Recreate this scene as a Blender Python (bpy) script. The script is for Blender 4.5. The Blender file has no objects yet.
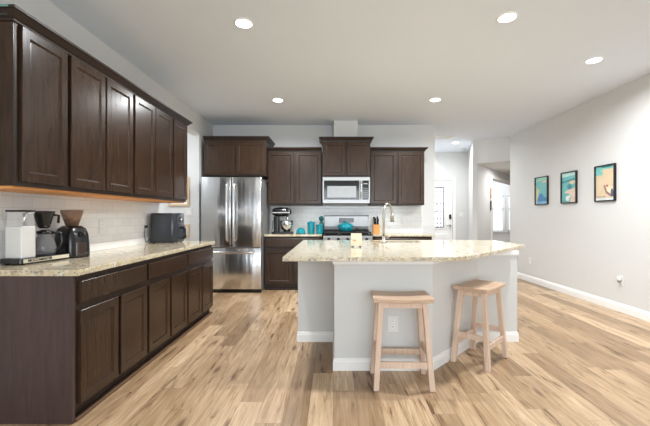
import bpy, bmesh, math, random
from mathutils import Vector, Matrix
from mathutils.geometry import tessellate_polygon
random.seed(7)
PI = math.pi
scene = bpy.context.scene
col = scene.collection

# ---------------------------------------------------------------- camera, world, light, exposure
H = 1.2
cam_d = bpy.data.cameras.new('camera')
cam = bpy.data.objects.new('camera', cam_d); col.objects.link(cam)
cam_d.sensor_width = 36.0
cam_d.lens = 36.0 * 361 / 650
cam_d.shift_x = -8 / 650
cam_d.shift_y = 3 / 650
cam_d.clip_start = 0.05
cam.location = (0, 0, H)
cam.rotation_euler = (PI / 2, 0, 0)
scene.camera = cam

scene.view_settings.view_transform = 'Standard'
scene.view_settings.look = 'None'
scene.view_settings.gamma = 1
scene.view_settings.use_curve_mapping = False
scene.view_settings.exposure = 0.19
scene.cycles.max_bounces = 10
scene.cycles.diffuse_bounces = 6
scene.cycles.glossy_bounces = 4
scene.cycles.use_denoising = True
scene.cycles.sample_clamp_indirect = 6

world = bpy.data.worlds.new('sky'); scene.world = world
world.use_nodes = True
bg = world.node_tree.nodes['Background']
bg.inputs[0].default_value = (0.86, 0.93, 1.0, 1)
bg.inputs[1].default_value = 1.6

def area(name, loc, rot, sx, sy, power, color=(1, 1, 1), spread=None):
    l = bpy.data.lights.new(name, 'AREA'); l.shape = 'RECTANGLE'
    l.size = sx; l.size_y = sy; l.energy = power; l.color = color
    if spread: l.spread = spread
    o = bpy.data.objects.new(name, l); o.location = loc; o.rotation_euler = rot
    col.objects.link(o); return o
# unseen area lights added to brighten kitchen, foyer, passage, far room and hall
area('rear_fill', (0.9, -4.3, 1.3), (PI / 2, 0, 0), 4.6, 2.2, 165, (0.86, 0.94, 1.0))  # added at the unseen rear opening, stands in for daylight
area('foyer_fill', (2.02, 8.5, 2.7), (0, 0, 0), 0.25, 0.6, 13, (0.95, 0.98, 1.0))  # added overhead, hidden by the back wall, brightens the foyer
area('passage_fill', (-2.95, 5.0, 2.7), (0, 0, 0), 0.8, 0.6, 16, (0.9, 0.95, 1.0))  # added under the passage ceiling, out of view
area('far_room_fill', (5.4, 11.3, 2.7), (0, 0, 0), 2.0, 1.5, 50, (0.92, 0.96, 1.0))  # added overhead to lift the room beyond the doorway
area('hall_fill', (4.15, 8.1, 2.30), (0, 0, 0), 0.3, 0.3, 16, (1, 0.99, 0.97))  # extra light added under the hall soffit, hidden by the right wall
CAN_POWER = 33

# ---------------------------------------------------------------- helpers
class MB:
    def __init__(s):
        s.bm = bmesh.new(); s.mi = 0
    def _paint(s, faces, mi):
        for f in faces: f.material_index = s.mi if mi is None else mi
    def face(s, pts, mi=None):
        f = s.bm.faces.new([s.bm.verts.new(p) for p in pts]); s._paint([f], mi); return f
    def box(s, x0, x1, y0, y1, z0, z1, mi=None, bev=0, seg=2, M=None):
        t = bmesh.new()
        vs = [t.verts.new((x, y, z)) for x in (x0, x1) for y in (y0, y1) for z in (z0, z1)]
        for q in ((0,1,3,2),(4,6,7,5),(0,4,5,1),(2,3,7,6),(0,2,6,4),(1,5,7,3)):
            t.faces.new([vs[i] for i in q])
        if bev:
            bmesh.ops.bevel(t, geom=t.edges[:], offset=bev, segments=seg, affect='EDGES', profile=0.5)
        if M is not None: bmesh.ops.transform(t, matrix=M, verts=t.verts[:])
        s.merge(t, mi)
    def vbox(s, x0, x1, y0, y1, z0, z1, r, seg=5, bev=0, mi=None, M=None):
        # box whose four vertical edges are rounded by r
        t = bmesh.new()
        pts = []
        for cx, cy, a0 in ((x1-r, y1-r, 0), (x0+r, y1-r, 90), (x0+r, y0+r, 180), (x1-r, y0+r, 270)):
            for k in range(seg + 1):
                a = math.radians(a0 + 90 * k / seg); pts.append((cx + r*math.cos(a), cy + r*math.sin(a)))
        lo = [t.verts.new((p[0], p[1], z0)) for p in pts]; hi = [t.verts.new((p[0], p[1], z1)) for p in pts]
        n = len(pts)
        for i in range(n): t.faces.new([lo[i], lo[(i+1) % n], hi[(i+1) % n], hi[i]])
        a = t.faces.new(hi); b = t.faces.new(lo[::-1])
        if bev: bmesh.ops.bevel(t, geom=list(a.edges) + list(b.edges), offset=bev, segments=2, affect='EDGES', profile=0.5)
        if M is not None: bmesh.ops.transform(t, matrix=M, verts=t.verts[:])
        s.merge(t, mi)
    def merge(s, t, mi=None):
        bmesh.ops.recalc_face_normals(t, faces=t.faces[:])
        m = {}
        for v in t.verts: m[v] = s.bm.verts.new(v.co)
        for f in t.faces:
            try:
                g = s.bm.faces.new([m[v] for v in f.verts]); g.material_index = s.mi if mi is None else mi; g.smooth = f.smooth
            except ValueError: pass
        t.free()
    def prism(s, pts, z0, z1, mi=None, holes=()):
        t = bmesh.new()
        loops = [pts] + list(holes)
        allp = [p for l in loops for p in l]
        lo = [t.verts.new((p[0], p[1], z0)) for p in allp]; hi = [t.verts.new((p[0], p[1], z1)) for p in allp]
        if holes:
            for tri in tessellate_polygon([[Vector((p[0], p[1], 0)) for p in l] for l in loops]):
                t.faces.new([hi[i] for i in tri]); t.faces.new([lo[i] for i in tri[::-1]])
        else:
            t.faces.new(hi); t.faces.new(lo[::-1])
        k = 0
        for l in loops:
            n = len(l)
            for i in range(n):
                j = (i + 1) % n
                t.faces.new([lo[k+i], lo[k+j], hi[k+j], hi[k+i]])
            k += n
        s.merge(t, mi)
    def tube(s, path, r, seg=10, mi=None, cap=True):
        t = bmesh.new(); P = [Vector(p) for p in path]; rings = []
        R = r if isinstance(r, (list, tuple)) else [r] * len(P)
        up = None
        for i, p in enumerate(P):
            d = (P[min(i+1, len(P)-1)] - P[max(i-1, 0)]).normalized()
            if up is None:
                up = Vector((0, 0, 1)) if abs(d.z) < 0.9 else Vector((1, 0, 0))
            u = (up - d * up.dot(d)).normalized(); w = d.cross(u); up = u
            rings.append([t.verts.new(p + (u*math.cos(2*PI*k/seg) + w*math.sin(2*PI*k/seg)) * R[i]) for k in range(seg)])
        for a, b in zip(rings, rings[1:]):
            for k in range(seg):
                f = t.faces.new([a[k], a[(k+1) % seg], b[(k+1) % seg], b[k]]); f.smooth = True
        if cap: t.faces.new(rings[0][::-1]); t.faces.new(rings[-1])
        s.merge(t, mi)
    def lathe(s, prof, seg=28, mi=None, c=(0, 0), M=None, smooth=True):
        t = bmesh.new(); rings = []
        for r, z in prof:
            if r < 1e-5: rings.append([t.verts.new((c[0], c[1], z))])
            else: rings.append([t.verts.new((c[0] + r*math.cos(2*PI*k/seg), c[1] + r*math.sin(2*PI*k/seg), z)) for k in range(seg)])
        for a, b in zip(rings, rings[1:]):
            for k in range(seg):
                k2 = (k + 1) % seg
                if len(a) == 1 and len(b) == 1: continue
                if len(a) == 1: q = [a[0], b[k], b[k2]]
                elif len(b) == 1: q = [a[k], a[k2], b[0]]
                else: q = [a[k], a[k2], b[k2], b[k]]
                f = t.faces.new(q); f.smooth = smooth
        if M is not None: bmesh.ops.transform(t, matrix=M, verts=t.verts[:])
        s.merge(t, mi)
    def rings(s, x0, x1, z0, z1, steps, mi=None):
        # nested rectangles in the xz plane facing -y: steps = [(inset, y), ...]; the last one is filled
        t = bmesh.new(); R = []
        for i, y in steps:
            R.append([t.verts.new(p) for p in ((x0+i, y, z0+i), (x1-i, y, z0+i), (x1-i, y, z1-i), (x0+i, y, z1-i))])
        for a, b in zip(R, R[1:]):
            for k in range(4): t.faces.new([a[k], a[(k+1) % 4], b[(k+1) % 4], b[k]])
        t.faces.new(R[-1]); t.faces.new(R[0][::-1])
        s.merge(t, mi)
    def sweep(s, path, prof, mi=None, closed=False):
        # plan path (x, y), profile (out, z) with out to the right of travel, mitred
        t = bmesh.new(); n = len(path); P = [Vector(p).to_2d() for p in path]; R = []
        for i in range(n):
            a = P[i] - P[i-1] if (i > 0 or closed) else P[1] - P[0]
            b = P[(i+1) % n] - P[i] if (i < n-1 or closed) else a
            a = a.normalized(); b = b.normalized()
            na = Vector((a.y, -a.x)); nb = Vector((b.y, -b.x))
            m = (na + nb); m = m / max(0.2, m.length_squared / 2)
            R.append([t.verts.new((P[i].x + m.x*o, P[i].y + m.y*o, z)) for o, z in prof])
        for a, b in zip(R, R[1:]):
            k = len(prof)
            for j in range(k): t.faces.new([a[j], a[(j+1) % k], b[(j+1) % k], b[j]])
        t.faces.new(R[0][::-1]); t.faces.new(R[-1])
        s.merge(t, mi)
    def build(s, name, mats, parent=None, smooth=False, **kw):
        me = bpy.data.meshes.new(name); s.bm.normal_update(); s.bm.to_mesh(me); s.bm.free()
        for m in (mats if isinstance(mats, (list, tuple)) else [mats]): me.materials.append(m)
        if smooth:
            for p in me.polygons: p.use_smooth = True
        o = bpy.data.objects.new(name, me); col.objects.link(o)
        if parent: o.parent = parent
        for k, v in kw.items(): o[k] = v
        return o

def thing(name, label, cat, loc=(0, 0, 0), rz=0, group=None):
    o = bpy.data.objects.new(name, None); col.objects.link(o)
    o.location = loc; o.rotation_euler = (0, 0, rz); o.empty_display_size = 0.1
    o['label'] = label; o['category'] = cat
    if group: o['group'] = group
    return o
def tag(o, label, cat, group=None):
    o['label'] = label; o['category'] = cat
    if group: o['group'] = group
    return o
def struct(o):
    o['kind'] = 'structure'; return o
def smooth_angle(o, deg=35):
    for p in o.data.polygons: p.use_smooth = True
    try: o.data.set_sharp_from_angle(angle=math.radians(deg))
    except Exception: pass
    return o
def box(name, mat, parent, *b, bev=0, **kw):
    m = MB(); m.box(*b, bev=bev); return m.build(name, mat, parent, **kw)

# ---------------------------------------------------------------- materials
def srgb(r, g, b):
    f = lambda c: (c/255/12.92) if c/255 <= 0.04045 else ((c/255+0.055)/1.055)**2.4
    return (f(r), f(g), f(b), 1)
class N:
    def __init__(s, name):
        s.m = bpy.data.materials.new(name); s.m.use_nodes = True; s.t = s.m.node_tree
        s.b = s.t.nodes['Principled BSDF']
    def n(s, typ, **kw):
        q = s.t.nodes.new(typ)
        for k, v in kw.items(): setattr(q, k, v)
        return q
    def l(s, a, b): s.t.links.new(a, b)
    def setv(s, **kw):
        for k, v in kw.items(): s.b.inputs[k.replace('_', ' ')].default_value = v
    def coords(s, scale=(1, 1, 1), src='Object'):
        c = s.n('ShaderNodeTexCoord'); m = s.n('ShaderNodeMapping'); m.inputs['Scale'].default_value = scale
        s.l(c.outputs[src], m.inputs['Vector']); return m.outputs['Vector']
    def noise(s, vec, scale, detail=4, rough=0.5, dist=0):
        q = s.n('ShaderNodeTexNoise'); q.inputs['Scale'].default_value = scale; q.inputs['Detail'].default_value = detail
        q.inputs['Roughness'].default_value = rough; q.inputs['Distortion'].default_value = dist
        s.l(vec, q.inputs['Vector']); return q.outputs['Fac']
    def ramp(s, fac, stops, interp='LINEAR'):
        r = s.n('ShaderNodeValToRGB'); r.color_ramp.interpolation = interp; e = r.color_ramp.elements
        while len(e) < len(stops): e.new(0.5)
        for q, (p, c) in zip(e, stops): q.position = p; q.color = c
        s.l(fac, r.inputs['Fac']); return r.outputs['Color']
    def mix(s, fac, a, b, mode='MIX'):
        q = s.n('ShaderNodeMix', data_type='RGBA', blend_type=mode)
        for i, v in ((0, fac), (6, a), (7, b)):
            if hasattr(v, 'links') or isinstance(v, bpy.types.NodeSocket): s.l(v, q.inputs[i])
            else: q.inputs[i].default_value = v
        return q.outputs[2]
    def math(s, op, a, b=0.0, c=None):
        q = s.n('ShaderNodeMath', operation=op)
        for i, v in enumerate((a, b) if c is None else (a, b, c)):
            if isinstance(v, bpy.types.NodeSocket): s.l(v, q.inputs[i])
            else: q.inputs[i].default_value = v
        return q.outputs[0]
    def bump(s, h, strength=0.2, dist=0.01):
        q = s.n('ShaderNodeBump'); q.inputs['Strength'].default_value = strength; q.inputs['Distance'].default_value = dist
        s.l(h, q.inputs['Height']); s.l(q.outputs['Normal'], s.b.inputs['Normal'])

def plain(name, c, rough=0.5, metal=0.0, var=0.06, scale=8, **kw):
    n = N(name); v = n.coords()
    f = n.noise(v, scale, 3)
    lo = tuple(x*(1-var) for x in c[:3]) + (1,); hi = tuple(min(1, x*(1+var)) for x in c[:3]) + (1,)
    n.l(n.ramp(f, [(0.3, lo), (0.7, hi)]), n.b.inputs['Base Color'])
    n.setv(Roughness=rough, Metallic=metal, **kw)
    return n.m

def wall_mat(name, c, bump=0.05, scale=140):
    n = N(name); v = n.coords()
    f = n.noise(v, scale, 3); g = n.noise(v, 1.2, 2)
    n.l(n.ramp(g, [(0.3, tuple(x*0.985 for x in c[:3]) + (1,)), (0.7, c)]), n.b.inputs['Base Color'])
    n.setv(Roughness=0.85); n.b.inputs['Specular IOR Level'].default_value = 0.25
    n.bump(f, bump, 0.004); return n.m
M_wall = wall_mat('wall_paint', (0.68, 0.68, 0.672, 1))
M_ceil = wall_mat('ceiling_paint', (0.755, 0.81, 0.875, 1), 0.25, 60)
M_island = wall_mat('island_paint', (0.655, 0.665, 0.655, 1), 0.03)
M_trim = plain('white_trim', (0.86, 0.86, 0.85, 1), 0.4, var=0.01)
M_white = plain('white_plastic', (0.74, 0.74, 0.73, 1), 0.35, var=0.01)
M_black = plain('black_plastic', (0.006, 0.006, 0.007, 1), 0.22)
M_blackg = plain('black_gloss', (0.008, 0.008, 0.009, 1), 0.08)
M_iron = plain('cast_iron', (0.02, 0.02, 0.02, 1), 0.6)
M_chrome = plain('chrome', (0.8, 0.8, 0.8, 1), 0.12, 1.0, 0.01)
M_nickel = plain('brushed_nickel', (0.46, 0.42, 0.37, 1), 0.32, 1.0, 0.03)
M_slot = plain('dark_slot', (0.05, 0.05, 0.05, 1), 0.6)

def wood_dark(name, lo, hi, rough=0.3, axis='z'):
    n = N(name)
    sc = {'z': (14, 14, 1.3), 'x': (1.3, 14, 14)}[axis]
    v = n.coords(sc)
    f = n.noise(v, 3.0, 6, 0.6, 0.6); g = n.noise(n.coords(), 2.5, 2)
    f2 = n.math('ADD', n.math('MULTIPLY', f, 0.7), n.math('MULTIPLY', g, 0.3))
    n.l(n.ramp(f2, [(0.3, lo), (0.7, hi)]), n.b.inputs['Base Color'])
    n.setv(Roughness=rough); n.b.inputs['Specular IOR Level'].default_value = 0.35
    n.bump(f, 0.06, 0.002); return n.m
M_esp = wood_dark('espresso_wood', (0.019, 0.0092, 0.0045, 1), (0.055, 0.029, 0.016, 1), 0.26)
M_espb = wood_dark('espresso_wood_frame', (0.018, 0.010, 0.007, 1), (0.036, 0.021, 0.014, 1), 0.4)
M_shoe = wood_dark('brown_shoe_wood', (0.10, 0.055, 0.03, 1), (0.16, 0.09, 0.05, 1), 0.45, 'x')
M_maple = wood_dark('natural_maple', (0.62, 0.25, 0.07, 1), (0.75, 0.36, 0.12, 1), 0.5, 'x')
M_lightwood = wood_dark('pale_wood', (0.55, 0.38, 0.22, 1), (0.70, 0.52, 0.33, 1), 0.5)
M_stool = wood_dark('stool_wood', (0.58, 0.41, 0.30, 1), (0.76, 0.61, 0.50, 1), 0.5)
M_stoolseat = wood_dark('stool_seat_wood', (0.44, 0.29, 0.19, 1), (0.66, 0.48, 0.35, 1), 0.4, 'x')
M_knifeblock = wood_dark('orange_wood', (0.55, 0.24, 0.06, 1), (0.72, 0.36, 0.12, 1), 0.45)

def granite():
    n = N('granite'); v = n.coords()
    a = n.noise(v, 14, 5, 0.65, 1.2)
    base = n.ramp(a, [(0.28, (0.45, 0.34, 0.19, 1)), (0.45, (0.60, 0.50, 0.32, 1)), (0.58, (0.68, 0.60, 0.43, 1)), (0.72, (0.76, 0.74, 0.66, 1))])
    b = n.noise(v, 62, 3, 0.7)
    base = n.mix(n.ramp(b, [(0.53, (0, 0, 0, 1)), (0.60, (1, 1, 1, 1))]), base, (0.26, 0.25, 0.24, 1))
    w = n.n('ShaderNodeTexVoronoi'); w.inputs['Scale'].default_value = 75; n.l(v, w.inputs['Vector'])
    sp = n.ramp(w.outputs['Distance'], [(0.10, (1, 1, 1, 1)), (0.22, (0, 0, 0, 1))])
    c2 = n.noise(v, 18, 2)
    k = n.math('MULTIPLY', sp, n.ramp(c2, [(0.5, (0, 0, 0, 1)), (0.6, (1, 1, 1, 1))]))
    base = n.mix(k, base, (0.09, 0.08, 0.075, 1))
    n.l(base, n.b.inputs['Base Color']); n.setv(Roughness=0.1); n.b.inputs['Specular IOR Level'].default_value = 0.6
    return n.m
M_granite = granite()

def floor_mat():
    n = N('oak_plank_floor')
    c = n.n('ShaderNodeTexCoord'); s = n.n('ShaderNodeSeparateXYZ'); n.l(c.outputs['Object'], s.inputs[0])
    x, y = s.outputs[0], s.outputs[1]
    W, L = 0.15, 1.1
    row = n.math('FLOOR', n.math('DIVIDE', x, W))
    wn = n.n('ShaderNodeTexWhiteNoise', noise_dimensions='1D'); n.l(row, wn.inputs['W'])
    yy = n.math('DIVIDE', n.math('ADD', y, n.math('MULTIPLY', wn.outputs['Value'], L * 3)), L)
    cl = n.math('FLOOR', yy)
    cb = n.n('ShaderNodeCombineXYZ'); n.l(row, cb.inputs[0]); n.l(cl, cb.inputs[1])
    w2 = n.n('ShaderNodeTexWhiteNoise', noise_dimensions='3D'); n.l(cb.outputs[0], w2.inputs['Vector'])
    r = w2.outputs['Value']
    # grain: stretched along y, shifted per plank
    g = n.n('ShaderNodeCombineXYZ')
    n.l(n.math('MULTIPLY', x, 10.0), g.inputs[0]); n.l(n.math('ADD', n.math('MULTIPLY', y, 1.0), n.math('MULTIPLY', r, 37.0)), g.inputs[1]); n.l(n.math('MULTIPLY', r, 11.0), g.inputs[2])
    gr = n.noise(g.outputs[0], 1.9, 8, 0.66, 1.3)
    fine = n.n('ShaderNodeCombineXYZ')
    n.l(n.math('MULTIPLY', x, 60.0), fine.inputs[0]); n.l(n.math('MULTIPLY', y, 2.5), fine.inputs[1]); n.l(n.math('MULTIPLY', r, 5.0), fine.inputs[2])
    fg = n.noise(fine.outputs[0], 1.5, 3)
    tone = n.ramp(r, [(0.0, (0.33, 0.22, 0.125, 1)), (0.3, (0.45, 0.31, 0.185, 1)), (0.65, (0.56, 0.40, 0.25, 1)), (1.0, (0.70, 0.53, 0.355, 1))])
    gl = n.ramp(gr, [(0.33, (0.26, 0.19, 0.14, 1)), (0.42, (0.78, 0.72, 0.65, 1)), (0.60, (1.0, 1.0, 1.0, 1)), (0.75, (1.1, 1.1, 1.1, 1))])
    colr = n.mix(1.0, tone, gl, 'MULTIPLY')
    colr = n.mix(1.0, colr, n.ramp(fg, [(0.3, (0.76, 0.73, 0.70, 1)), (0.7, (1.1, 1.1, 1.1, 1))]), 'MULTIPLY')
    # knots
    kv = n.n('ShaderNodeCombineXYZ'); n.l(n.math('MULTIPLY', x, 6.0), kv.inputs[0]); n.l(n.math('MULTIPLY', y, 1.8), kv.inputs[1]); n.l(r, kv.inputs[2])
    vo = n.n('ShaderNodeTexVoronoi'); vo.inputs['Scale'].default_value = 1.0; n.l(kv.outputs[0], vo.inputs['Vector'])
    kn = n.ramp(vo.outputs['Distance'], [(0.05, (1, 1, 1, 1)), (0.17, (0, 0, 0, 1))])
    sel = n.math('GREATER_THAN', r, 0.4)
    colr = n.mix(n.math('MULTIPLY', n.math('MULTIPLY', kn, sel), 0.85), colr, (0.13, 0.07, 0.035, 1))
    # grooves
    fx = n.math('FRACT', n.math('DIVIDE', x, W)); fy = n.math('FRACT', yy)
    ex = n.math('MINIMUM', fx, n.math('SUBTRACT', 1.0, fx)); ey = n.math('MINIMUM', fy, n.math('SUBTRACT', 1.0, fy))
    gv = n.math('MINIMUM', n.math('MULTIPLY', ex, W), n.math('MULTIPLY', ey, L))
    gm = n.ramp(gv, [(0.0, (1, 1, 1, 1)), (0.0022, (0, 0, 0, 1))])
    colr = n.mix(n.math('MULTIPLY', gm, 0.35), colr, (0.12, 0.07, 0.04, 1))
    n.l(colr, n.b.inputs['Base Color'])
    n.l(n.math('ADD', n.math('MULTIPLY', fg, 0.12), 0.30), n.b.inputs['Roughness'])
    n.b.inputs['Specular IOR Level'].default_value = 0.45
    n.bump(fg, 0.04, 0.002)
    return n.m
M_floor = floor_mat()

def tile_mat(name, axis):
    n = N(name); c = n.n('ShaderNodeTexCoord'); s = n.n('ShaderNodeSeparateXYZ'); n.l(c.outputs['Object'], s.inputs[0])
    cb = n.n('ShaderNodeCombineXYZ'); n.l(s.outputs[axis], cb.inputs[0]); n.l(s.outputs[2], cb.inputs[1])
    b = n.n('ShaderNodeTexBrick'); n.l(cb.outputs[0], b.inputs['Vector'])
    b.inputs['Scale'].default_value = 1; b.inputs['Brick Width'].default_value = 0.155; b.inputs['Row Height'].default_value = 0.0785
    b.inputs['Mortar Size'].default_value = 0.0022; b.inputs['Mortar Smooth'].default_value = 0.3; b.offset = 0.5
    b.inputs['Color1'].default_value = (0.77, 0.785, 0.785, 1); b.inputs['Color2'].default_value = (0.82, 0.825, 0.82, 1); b.inputs['Mortar'].default_value = (0.60, 0.605, 0.60, 1)
    n.l(b.outputs['Color'], n.b.inputs['Base Color'])
    n.l(n.ramp(b.outputs['Fac'], [(0, (0.1, 0.1, 0.1, 1)), (1, (0.7, 0.7, 0.7, 1))]), n.b.inputs['Roughness'])
    w = n.noise(n.coords(), 9, 2)
    h = n.math('ADD', n.math('MULTIPLY', n.math('SUBTRACT', 1.0, b.outputs['Fac']), 1.0), n.math('MULTIPLY', w, 0.6))
    n.bump(h, 0.25, 0.003); return n.m
M_tileX = tile_mat('subway_tile_side', 1)
M_tileY = tile_mat('subway_tile_back', 0)

def steel(name='stainless_steel', rough=0.2, c=(0.62, 0.625, 0.63, 1), wav=0.12):
    n = N(name)
    f = n.noise(n.coords((60, 60, 1.0)), 2.0, 3); w = n.noise(n.coords((5, 5, 0.9)), 1.0, 2)
    n.l(n.ramp(f, [(0.3, tuple(x*0.93 for x in c[:3]) + (1,)), (0.7, c)]), n.b.inputs['Base Color'])
    n.setv(Roughness=rough, Metallic=1.0)
    n.bump(w, wav, 0.1); return n.m
M_steel = steel()
M_steel2 = steel('stainless_panel', 0.4, (0.40, 0.40, 0.40, 1), 0.0)
M_steelside = plain('grey_enamel', (0.30, 0.30, 0.30, 1), 0.45, 0.3)
def glassy(name, c, rough=0.05, alpha=0.35):
    n = N(name); f = n.noise(n.coords(), 20, 2)
    n.l(n.ramp(f, [(0, c), (1, tuple(min(1, q*1.1) for q in c[:3]) + (1,))]), n.b.inputs['Base Color'])
    n.setv(Roughness=rough); n.b.inputs['Alpha'].default_value = alpha; return n.m
M_glass = glassy('clear_glass', (0.85, 0.87, 0.88, 1), 0.03, 0.25)
M_silver = plain('silver_aluminium', (.78, .78, .77, 1), .38, .55, .03)
M_carafe = glassy('carafe_glass', (0.22, 0.22, 0.225, 1), 0.03, 0.4)
M_smoke = glassy('smoked_plastic', (0.24, 0.13, 0.075, 1), 0.1, 0.5)
M_pane = glassy('window_glass', (0.75, 0.85, 1.0, 1), 0.02, 0.12)
M_teal = plain('teal_glaze', (0.008, 0.25, 0.31, 1), 0.12, var=0.35, scale=30)
M_teald = plain('dark_teal_glaze', (0.006, 0.12, 0.13, 1), 0.2, var=0.2)
M_coffee = plain('coffee_beans', (0.05, 0.022, 0.01, 1), 0.5, var=0.5, scale=150)
M_paper = plain('cream_paper', (0.74, 0.64, 0.47, 1), 0.7, var=0.03)
M_orange = plain('orange_ink', (0.80, 0.28, 0.12, 1), 0.7)
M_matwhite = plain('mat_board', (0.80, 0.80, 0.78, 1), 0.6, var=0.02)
M_tealstrip = plain('teal_edge', (0.13, 0.33, 0.27, 1), 0.5)
M_fryer = plain('charcoal_plastic', (0.022, 0.026, 0.034, 1), 0.22)
def emit(name, c, s):
    n = N(name); f = n.noise(n.coords(), 3, 1)
    n.l(n.ramp(f, [(0, c), (1, c)]), n.b.inputs['Emission Color']); n.setv(Emission_Strength=s); n.b.inputs['Base Color'].default_value = c; return n.m
M_lens = emit('lamp_lens', (1.0, 0.99, 0.96, 1), 14)
M_lite = emit('lit_frosted_glass', (0.88, 0.90, 1.0, 1), 0.75)

# ---------------------------------------------------------------- setting
CZ = 2.82
XL, XR, YB = -2.14, 3.6, 6.44
def wall(name, *b): return struct(box(name, M_wall, None, *b))
def pwall(name, pts, z0, z1, mat=None):
    m = MB(); m.prism(pts, z0, z1); return struct(m.build(name, mat or M_wall))
struct(box('floor', M_floor, None, -3.8, 7.8, -4.6, 12.8, -0.1, 0))
struct(box('ceiling', M_ceil, None, -3.8, 7.8, -4.6, 12.8, CZ, CZ + 0.1))
m = MB(); m.box(XL-0.12, XL, -4.5, 4.52, 0, CZ); m.box(XL-0.12, XL, 4.52, 5.76, 2.50, CZ); struct(m.build('wall_left', M_wall))
m = MB(); m.box(-3.7, XL, 5.76, 6.56, 0, CZ); m.box(-3.7, -3.6, 4.4, 5.7599, 0, CZ); m.box(-3.6, XL-0.12, 4.4, 4.52, 0, CZ); struct(m.build('wall_passage', M_wall))
wall('wall_back', XL, 1.82, YB, YB+0.12, 0, CZ)
m = MB(); m.prism([(XR, -4.5), (XR+.12, -4.5), (XR+.12, 7.22), (5.7, 7.22), (5.7, 7.34), (XR, 7.34)], 0, CZ); struct(m.build('wall_right', M_wall))
m = MB(); m.box(XL, -1.4, -4.6, -4.48, 0, CZ); m.box(3.2, XR, -4.6, -4.48, 0, CZ); m.box(-1.4, 3.2, -4.6, -4.48, 2.4, CZ); struct(m.build('wall_rear', M_wall))
# foyer end wall with the front door in it
DY = 9.14
m = MB(); m.box(1.7, 2.02, DY, DY+0.12, 0, CZ); m.box(2.02, 3.03, DY, DY+0.12, 2.10, CZ); m.box(3.03, 3.52, DY, DY+0.12, 0, CZ)
m.box(1.7, 1.82, YB+0.12, DY, 0, CZ); struct(m.build('wall_foyer', M_wall))
A = Vector((3.09, 7.73)); B = Vector((4.95, 10.10)); D = B - A
def on(t): p = A + D*t; return (p.x, p.y)
nn = Vector((-D.y, D.x)).normalized() * 0.12
def off(t): p = A + D*t + nn; return (p.x, p.y)
pwall('wall_foyer_side', [tuple(A), (3.52, 9.14), (3.52, 12.5), (3.42, 12.5), (3.42, 9.14), (3.0, 7.76)], 0, CZ)
m = MB()
m.prism([on(0), on(0.385), off(0.385), off(0.06)], 0, CZ)
m.prism([on(0.385), on(1.2), off(1.2), off(0.385)], 2.10, CZ)
m.prism([on(1.2), on(1.5), off(1.5), off(1.2)], 0, CZ)
struct(m.build('wall_hall', M_wall))
pwall('ceiling_hall', [(3.6, 7.34), tuple(A), on(1.3), (5.6, 11.0), (5.6, 7.34)], 2.32, CZ - 0.001)
wall('wall_hall_end', 5.6, 5.7, 7.34, 11.2, 0, CZ)
# far room wall with two windows
m = MB()
WX = [(5.50, 5.90), (6.06, 6.46)]
m.box(3.5, WX[0][0], 12.5, 12.62, 0, CZ); m.box(WX[0][1], WX[1][0], 12.5, 12.62, 0, CZ); m.box(WX[1][1], 7.7, 12.5, 12.62, 0, CZ)
for a, b in WX: m.box(a, b, 12.5, 12.62, 0, 0.70); m.box(a, b, 12.5, 12.62, 1.90, CZ)
m.box(7.6, 7.7, 7.3, 12.5, 0, CZ)
struct(m.build('wall_far_room', M_wall))
for i, (a, b) in enumerate(WX):
    w = MB()
    for x0, x1, z0, z1 in ((a-.03, a+.03, .68, 1.92), (b-.03, b+.03, .68, 1.92), (a, b, 1.86, 1.94), (a-.05, b+.05, .64, .71), (a, b, 1.42, 1.47)):
        w.box(x0, x1, 12.46, 12.56, z0, z1)
    w.box((a+b)/2-.008, (a+b)/2+.008, 12.5, 12.53, .7, 1.42); w.box(a, b, 12.5, 12.53, 1.05, 1.066)
    wo = struct(w.build('window_%d' % (i+1), M_trim))
    box('pane', M_pane, wo, a, b, 12.545, 12.553, 0.7, 1.9)
# baseboards
BP = [(0, 0), (0.016, 0), (0.016, 0.075), (0.010, 0.088), (0.010, 0.098), (0, 0.108)]
def basebd(name, path):
    m = MB(); m.sweep(path, BP); return struct(m.build(name, M_trim))
basebd('baseboard_right', [(XR, 7.34), (XR, -4.4)][::1])
basebd('baseboard_left', [(XL, 5.62+0.14), (XL, 6.44)])
basebd('baseboard_foyer', [(1.83, DY), (2.0, DY)])
basebd('baseboard_foyer_side', [(3.05, DY), (3.51, DY), tuple(A), on(0.36)])
# front door (slab, leaded glass, hardware) and casing
m = MB(); t_ = 0.05
m.box(2.02-.07, 2.02, DY-.018, DY, 0, 2.10); m.box(3.03, 3.10, DY-.018, DY, 0, 2.10); m.box(1.95, 3.10, DY-.018, DY, 2.10, 2.17)
struct(m.build('trim_1', M_trim))
door = MB(); door.box(2.025, 3.025, DY+.02, DY+.065, 0.01, 2.095)
door.rings(2.20, 2.86, 0.86, 1.98, [(0, DY+.02), (0, DY+.008), (.012, DY+.002), (.05, DY+.004), (.06, DY+.012)])
for a, b in ((2.14, 2.49), (2.56, 2.91)):
    door.rings(a, b, 0.14, 0.76, [(0, DY+.02), (.012, DY+.010), (.03, DY+.012), (.05, DY+.006)])
do = struct(door.build('door_1', M_trim))
box('door_glass', M_lite, do, 2.26, 2.80, DY+.006, DY+.011, 0.92, 1.92, label='frosted leaded glass')
cm = MB()
def came(x0, z0, x1, z1, r=0.007): cm.tube([(x0, DY+.004, z0), (x1, DY+.004, z1)], r, 5)
for x in (2.33, 2.42, 2.64, 2.73): came(x, .93, x, 1.91)
for z in (1.02, 1.13, 1.32, 1.52, 1.71, 1.82): came(2.27, z, 2.79, z)
for z in (1.42,):
    came(2.42, z, 2.53, z+.28); came(2.53, z+.28, 2.64, z); came(2.64, z, 2.53, z-.28); came(2.53, z-.28, 2.42, z)
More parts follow.
